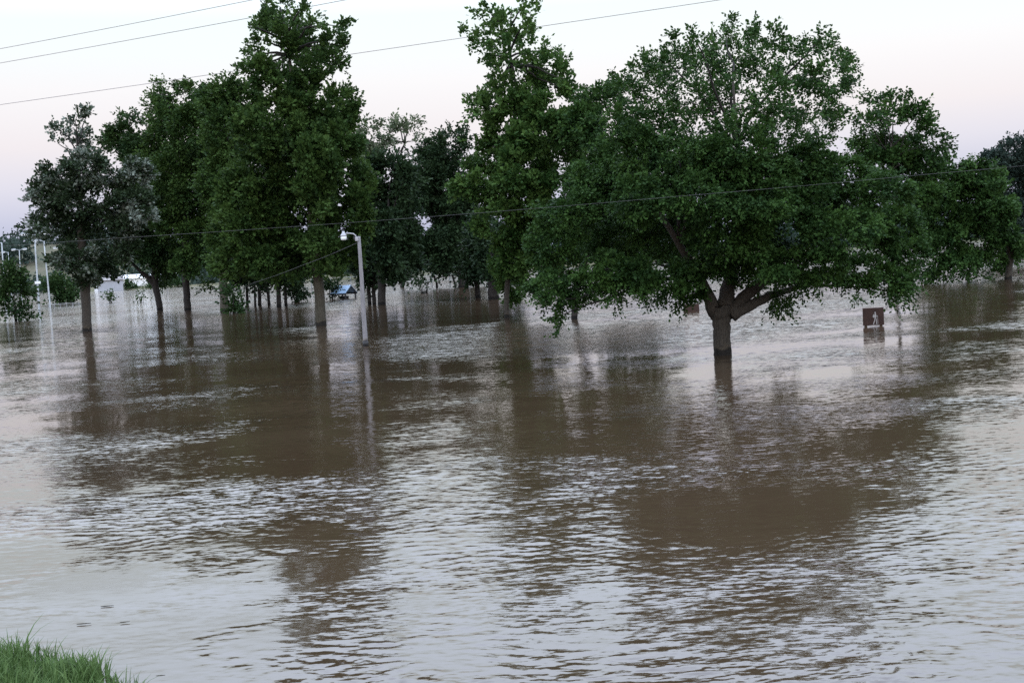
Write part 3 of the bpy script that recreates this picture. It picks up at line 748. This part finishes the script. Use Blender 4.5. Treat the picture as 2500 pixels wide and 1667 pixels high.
shed('white_building', 'long low white building with a pale roof behind the grey shed', 'building', 355, 701, 352, 19, 10, 2.6, 1.1, R(4), M_WHITEW, M_WHITEW, M_WHITEW, [(-4, 1.4, 1.2, 1.1), (3, 1.4, 1.2, 1.1), (7, 1.0, 1.0, 2.0)])

# ------------------------------------------------------------------ light poles at the left
M_PAINT = surf('pale_steel', (.34, .37, .39), (.44, .47, .49), 2, .45, bump=0)
M_LAMPG = surf('lamp_glass', (.72, .74, .74), (.80, .82, .82), 4, .25, bump=0)
def flood_pole(label, base, top, d=None, heads=2, plate=None):
    b = ground(*base) if d is None else PX(base[0], base[1], d)
    d = b.y; t = PX(top[0], top[1], d)
    root = empty('light_pole', (b.x, b.y, 0)); tag(root, label, 'light pole', 'white light poles at the left')
    n = 6
    pts = [Vector((b.x, b.y, -2.2)).lerp(t, i / (n - 1)) for i in range(n)]
    MB().tube(pts, [.115 - .05 * i / (n - 1) for i in range(n)], 10).build('pole', M_PAINT, root, smooth=True)
    for k in range(heads):
        sx = -1 if k == 0 else 1
        a = MB().tube([t + Vector((0, 0, -.15)), t + Vector((sx * .35, 0, .05)), t + Vector((sx * .75, -.05, .10))], [.05, .045, .04], 6)
        arm = a.build('arm', M_PAINT, root, smooth=True)
        c = t + Vector((sx * 1.05, -.08, .08))
        h = MB().prism([(-.42, -.06), (.42, -.06), (.36, .12), (.1, .2), (-.3, .14)], -.2, .2, None, c).build('lamp_head', M_PAINT, root, bevel=.03)
        MB().prism([(-.3, -.16), (.3, -.16), (.34, -.063), (-.34, -.063)], -.16, .16, None, c).build('lens', M_LAMPG, h)
    if plate:
        p = PX(plate[0], plate[1], d - .25)
        MB().box(p, (.62, .04, .28)).build('sign_plate', M_LAMPG, root, bevel=.015)
    return root
flood_pole('white light pole with a pale oval plate halfway up, left of the silvery tree', (95,761), (84,572), plate=(92,690))
flood_pole('white light pole nearest the silvery tree crown', (123,750), (107,588), heads=1)
flood_pole('white light pole at the very left edge of the frame', (14,756), (4,592), heads=1)
flood_pole('short looking white double lamp pole behind the left edge bush', (52,731), (47,610), d=225)
flood_pole('white light pole mostly hidden behind the silvery tree, near its trunk', (155,731), (149,606), d=225, heads=1)
flood_pole('faint far white lamp pole between edge pole and double lamp pole', (27,722), (20,616), d=262, heads=1)

# ------------------------------------------------------------------ fences in the flood
M_POST = surf('weathered_steel', (.10, .10, .10), (.20, .20, .20), 5, .7, bump=0)
M_WIREM = surf('fence_wire', (.25, .25, .25), (.32, .32, .32), 3, .6, bump=0)
def fence(label, xs, y0, slope, d, h, r=.05, rails=(.95, .5), post=M_POST):
    pts = [PX(x, y0 + slope * (x - xs[0]), d) for x in xs]
    root = empty('fence', (pts[0].x, pts[0].y, 0)); tag(root, label, 'fence')
    for p in pts:
        MB().tube([(p.x, p.y, -2.2), (p.x, p.y, h)], [r, r], 8).build('post', post, root, smooth=True)
    for k in rails:
        MB().tube([(p.x, p.y + r * 1.6, h * k) for p in pts], [r * .45] * len(pts), 6).build('rail', M_WIREM, root, smooth=True)
    return root
fence('thin dark post fence standing in the water under the middle trees', [762,810,858,910,961,1006,1055,1099,1146,1190], 715, -.057, 138, 1.75, .055, (.98,))
fence('low pale rail fence awash in the bright water behind the silvery tree', [218,234,250,266,284,302,318,335,352,370,388,410], 726, -.057, 202, .75, .04)
fence('low rail fence awash below the rounded bush at left', [118,133,148,163,178,193], 748, -.057, 152, .35, .05)

def post(label, x, y, w, top, mat=BARK_DARK):
    b = ground(x, y); s = b.y / F; t = PX(x, top, b.y)
    o = MB().tube([(b.x, b.y, -2.2), (b.x, b.y, t.z - .05), (b.x, b.y, t.z)], [w*s/2, w*s/2, w*s*.42], 8).build('post', mat, None, smooth=True)
    return tag(o, label, 'post')
post('dark square post in the water seen under the spreading tree limbs', 1893, 706, 6, 640)

# ------------------------------------------------------------------ wooden lamp post
M_WOODP = surf('weathered_pole', (.15, .145, .15), (.27, .255, .26), 5, .85, (6, 6, .5), .3, wet=.9)
M_GALV = surf('galvanised', (.30, .30, .32), (.40, .40, .42), 8, .4, bump=0, metal=.3)
M_BLACK = surf('black_band', (.02, .02, .022), (.04, .04, .04), 5, .6, bump=0)
b = ground(893, 845); dL = b.y; s = dL / F
root = empty('lamp_post', (b.x, b.y, 0)); tag(root, 'grey wooden lamp post with a curved arm and bell shaped lamp in the water', 'lamp post')
t = PX(876, 577, dL)
axis = (t - b)
pts = [b - axis * .5] + [b + axis * (i / 8) for i in range(9)]
rad = [.10] + [.092 - .030 * i / 8 for i in range(9)]
rn = random.Random(4)
MB().tube([p + Vector((rn.uniform(-1, 1), 0, 0)) * .006 for p in pts], rad, 12, wob=.02, rnd=rn).build('pole', M_WOODP, root, smooth=True)
MB().tube([b + axis * .004, b + axis * .045], [.108, .108], 12).build('band', M_BLACK, root, smooth=True)
arm_px = [(873,584),(870,581),(868,575),(863,571),(855,570),(846,570),(842,571)]
MB().tube([PX(x, y, dL - .1) for x, y in arm_px], [.022] * len(arm_px), 8).build('arm', M_GALV, root, smooth=True)
MB().box(PX(871, 584, dL - .09), (.12, .09, .14)).build('bracket', M_GALV, root, bevel=.01)
MB().box(PX(866, 581, dL - .08), (.09, .08, .13)).build('photocell', M_BLACK, root, bevel=.01)
hc = PX(838.5, 571, dL - .1)
prof = [(.02, .10), (.045, .09), (.055, .03), (.08, 0.0), (.115, -.05), (.12, -.09)]
hd = MB().tube([hc + Vector((0, 0, z)) for r, z in prof], [r for r, z in prof], 14).build('lamp_head', M_GALV, root, smooth=True)
prof = [(.105, -.092), (.11, -.15), (.10, -.215), (.06, -.235)]
MB().tube([hc + Vector((0, 0, z)) for r, z in prof], [r for r, z in prof], 14).build('globe', M_LAMPG, hd, smooth=True)
MB().tube([hc + Vector((0, 0, z)) for z in (.10, .16)], [.03, .026], 10).build('cap', M_BLACK, hd, smooth=True)

# ------------------------------------------------------------------ power lines
M_CABLE = surf('cable', (.24, .21, .20), (.32, .29, .28), 1, .6, bump=0)
M_CABLE_L = surf('cable_pale', (.05, .05, .05), (.085, .085, .085), 1, .5, bump=0)
def wire(label, pl, r, mat=M_CABLE, sag=0.0, group='overhead wires'):
    P = [PX(*p) for p in pl]
    pts = []
    for i in range(len(P) - 1):
        n = 14
        for j in range(n):
            u = j / n
            p = P[i].lerp(P[i + 1], u); p.z -= sag * 4 * u * (1 - u); pts.append(p)
    pts.append(P[-1])
    o = MB().tube(pts, [r] * len(pts), 6).build('power_line', mat, None, smooth=True)
    return tag(o, label, 'power line', group)
wire('topmost overhead wire crossing the upper left corner of the sky', [(-420,195,100),(900,-57,72)], .021, sag=.15)
wire('second overhead wire, just under the topmost one, passing the tall spire top', [(-420,226,100),(1150,-58,72)], .021, sag=.15)
wire('long overhead wire running behind both spire treetops', [(-420,315,108),(2150,-58,74)], .022, sag=.10)
wire('low pale wire passing in front of all the trees', [(-700,647,26),(310,580,26),(1000,533,26),(1650,480,25.5),(2250,427,25),(3000,358,24.5)], .0029, M_CABLE_L, sag=.01)
wire('short pale wire slanting down left from the lamp post', [(874,592,dL),(740,647,49),(620,690,54),(549,722,96)], .007, M_CABLE_L, sag=.03)

# ------------------------------------------------------------------ brown walker sign
M_BROWN = surf('brown_board', (.026, .012, .009), (.046, .021, .015), 7, .7, bump=.15)
M_WHITE = surf('white_print', (.22, .20, .19), (.42, .40, .39), 14, .6, bump=0)
M_WOODB = surf('post_wood', (.07, .05, .035), (.12, .09, .06), 8, .85, (4, 4, 1), .3)
b = ground(2133, 797); s = b.y / F
root = empty('brown_sign', (b.x, b.y, 0)); tag(root, 'square brown board sign with a white walking figure, just above the water at right', 'sign')
W, H = 50 * s, 43 * s
b.z = .05
rz = math.atan2(b.x, b.y) * -1 * .6
M = Matrix.Rotation(rz, 3, 'Z')
MB().box(b + Vector((0, 0, H / 2 - .01)), (W, .035, H), rz).build('board', M_BROWN, root, bevel=.006)
for sx in (-1, 1):
    MB().box(b + M @ Vector((sx * W * .36, .068, -.85)), (.09, .09, 2.8), rz).build('post', M_WOODB, root, bevel=.008)
fig = MB()
fx, y0, y1 = W * .07, -.0195, -.0245
def part(pl): fig.prism([(fx + x * W, z * H) for x, z in pl], y0, y1, M, b)
part([(.02 + .038 * math.cos(a), .70 + .045 * math.sin(a)) for a in [k * math.pi / 5 for k in range(10)]])   # head
part([(-.02, .40), (.05, .40), (.065, .62), (.03, .645), (-.03, .62)])                                          # torso
part([(-.095, .44), (-.032, .42), (-.042, .61), (-.085, .60)])                                                  # pack
part([(.062, .57), (.13, .46), (.12, .445), (.055, .52)])                                                       # arm
part([(.118, .54), (.132, .54), (.142, .02), (.128, .02)])                                                      # staff
part([(.012, .39), (.055, .39), (.095, .20), (.09, .03), (.05, .03), (.055, .19)])                              # front leg
part([(-.022, .39), (.008, .39), (-.005, .22), (-.06, .03), (-.105, .04), (-.05, .22)])                         # rear leg
fig.build('walker_symbol', M_WHITE, root)

# half sunk brown board behind the trunk of the spreading tree
b = ground(1688, 760); s = b.y / F
root = empty('sunken_board', (b.x, b.y, 0)); tag(root, 'brown board almost drowned in the water, left of the spreading tree trunk', 'sign')
MB().box(b + Vector((0, 0, .08)), (.74, .04, .5), R(6)).build('board', M_BROWN, root, bevel=.006)
for sx in (-.27, .27):
    MB().box(b + Vector((sx, .07, -.95)), (.08, .08, 2.4), R(6)).build('post', M_WOODB, root)

# ------------------------------------------------------------------ blue roofed kiosk
M_BLUE = surf('blue_metal', (.19, .29, .42), (.25, .36, .49), 2, .45, bump=0)
b = ground(840, 729); d = b.y; s = d / F
root = empty('kiosk', (b.x, b.y, 0)); tag(root, 'little open shelter with a bright blue roof and dark posts under the trees', 'shelter')
rz = R(-30); M = Matrix.Rotation(rz, 3, 'Z')
KS = .78
f = lambda x, y, z: b + M @ Vector((x * KS, y * KS, z * .8))
for sy in (-1, 1):
    m = MB()
    a = [Vector((-1.15, sy * 1.15, .62)), Vector((1.15, sy * 1.15, .62)), Vector((1.15, 0, 1.5)), Vector((-1.15, 0, 1.5))]
    n = Vector((0, sy * .6, 1)).normalized() * .05
    c = a + [v + n for v in a]
    for qf in ((0,1,2,3),(4,5,6,7),(0,1,5,4),(1,2,6,5),(2,3,7,6),(3,0,4,7)): m.poly([f(*c[k]) for k in qf])
    m.build('roof_slope', M_BLUE, root)
    MB().tube([f(-1.13, sy * 1.1, .56), f(1.13, sy * 1.1, .56)], [.06, .06], 4).build('beam', M_BLACK, root)
for sx in (-1, 1):
    for sy in (-1, 1):
        MB().box(f(sx * .98, sy * .98, -.85), (.11, .11, 2.3), rz).build('post', M_BLACK, root)
    MB().tube([f(sx * 1.12, -1.12, .58), f(sx * 1.12, 0, 1.46), f(sx * 1.12, 1.12, .58)], [.07, .07, .07], 4).build('rafter', M_BLACK, root)
MB().box(f(0, .1, .0), (.95, .06, .5), rz).build('notice_panel', M_BLACK, root)

# ------------------------------------------------------------------ grass on the near bank
rs = np.random.RandomState(44)
nb = 9000
gx = rs.uniform(-5.0, -1.2, nb * 3); gy = rs.uniform(6.0, 10.6, nb * 3)
e = np.interp(gx, [-14, -5.2, -4.2, -3.5, -2.9, -2.2, -1, 14], [10.2, 9.75, 9.45, 9.05, 8.4, 7.4, 6.3, 6.0])
tuft = nsin(61, 14, .25, 1.1)(gx, gy)
keep = (e - gy > -.10) & (e - gy < 2.6) & (tuft > -.9 + rs.uniform(-.5, .5, len(gx)))
gx, gy, tuft = gx[keep][:nb], gy[keep][:nb], tuft[keep][:nb]
n = len(gx)
hh = np.clip(.10 + .05 * tuft + rs.gamma(2, .022, n), .05, .27)
hh = np.where(rs.rand(n) < .015, hh * 1.5, hh)
az = rs.uniform(0, 2 * np.pi, n); bend = rs.uniform(.1, .9, n)
w = rs.uniform(.0045, .011, n)
K = 5
tt = np.linspace(0, 1, K)
ox = np.cos(az)[:, None] * bend[:, None] * hh[:, None] * tt[None, :] ** 2
oy = np.sin(az)[:, None] * bend[:, None] * hh[:, None] * tt[None, :] ** 2
oz = hh[:, None] * (tt[None, :] - .28 * bend[:, None] * tt[None, :] ** 3)
z0 = bank_h(gx, gy) - .02
side = np.stack([-np.sin(az), np.cos(az), np.zeros(n)], -1)
wid = w[:, None] * (1 - tt[None, :] ** 1.5 * .92)
C = np.stack([gx[:, None] + ox, gy[:, None] + oy, z0[:, None] + oz], -1)
Lf = C - side[:, None, :] * wid[..., None]; Rt = C + side[:, None, :] * wid[..., None]
V = np.stack([Lf, Rt], 2).reshape(-1, 3)
base = (np.arange(n) * K * 2)[:, None]
k = np.arange(K - 1)[None, :] * 2
quads = np.stack([base + k, base + k + 1, base + k + 3, base + k + 2], -1).reshape(-1, 4)
tint = np.repeat(np.clip(rs.uniform(0, .7, n) + .15 * tuft + .15, 0, 1), K - 1)
tag(link('grass', mesh_np('grass', V, quads=quads, smooth=True, attrs={'tint': ('FACE', tint)}), GRASS), kind='stuff')

# ------------------------------------------------------------------ dark ripple streaks in the foreground, modelled as thin floating tubes
M_STREAK = surf('dark_streak', (.02, .015, .01), (.05, .038, .025), 12, .5, bump=0)
rnd = random.Random(17)
for px, py, lab in ((205,1523,'left one of two dark ripple streaks side by side just beyond the grass tuft'), (305,1519,'right one of two dark ripple streaks side by side just beyond the grass tuft'),
                    (262,1480,'dark twig of rippled water farthest out from the grassy bank'), (392,1650,'dark twig of rippled water at the bottom edge, right of the grass tip')):
    c = ground(px, py); a = rnd.uniform(-.05, .2); ln = rnd.uniform(.03, .07)
    o = MB().tube([c + Vector((math.cos(a) * ln * t, math.sin(a) * ln * t, 0.006)) for t in (-1, -.4, .2, 1)], [.003, .005, .004, .002], 6).build('streak', M_STREAK, None, smooth=True)
    tag(o, lab, 'streak', 'dark ripple streaks in the foreground water')
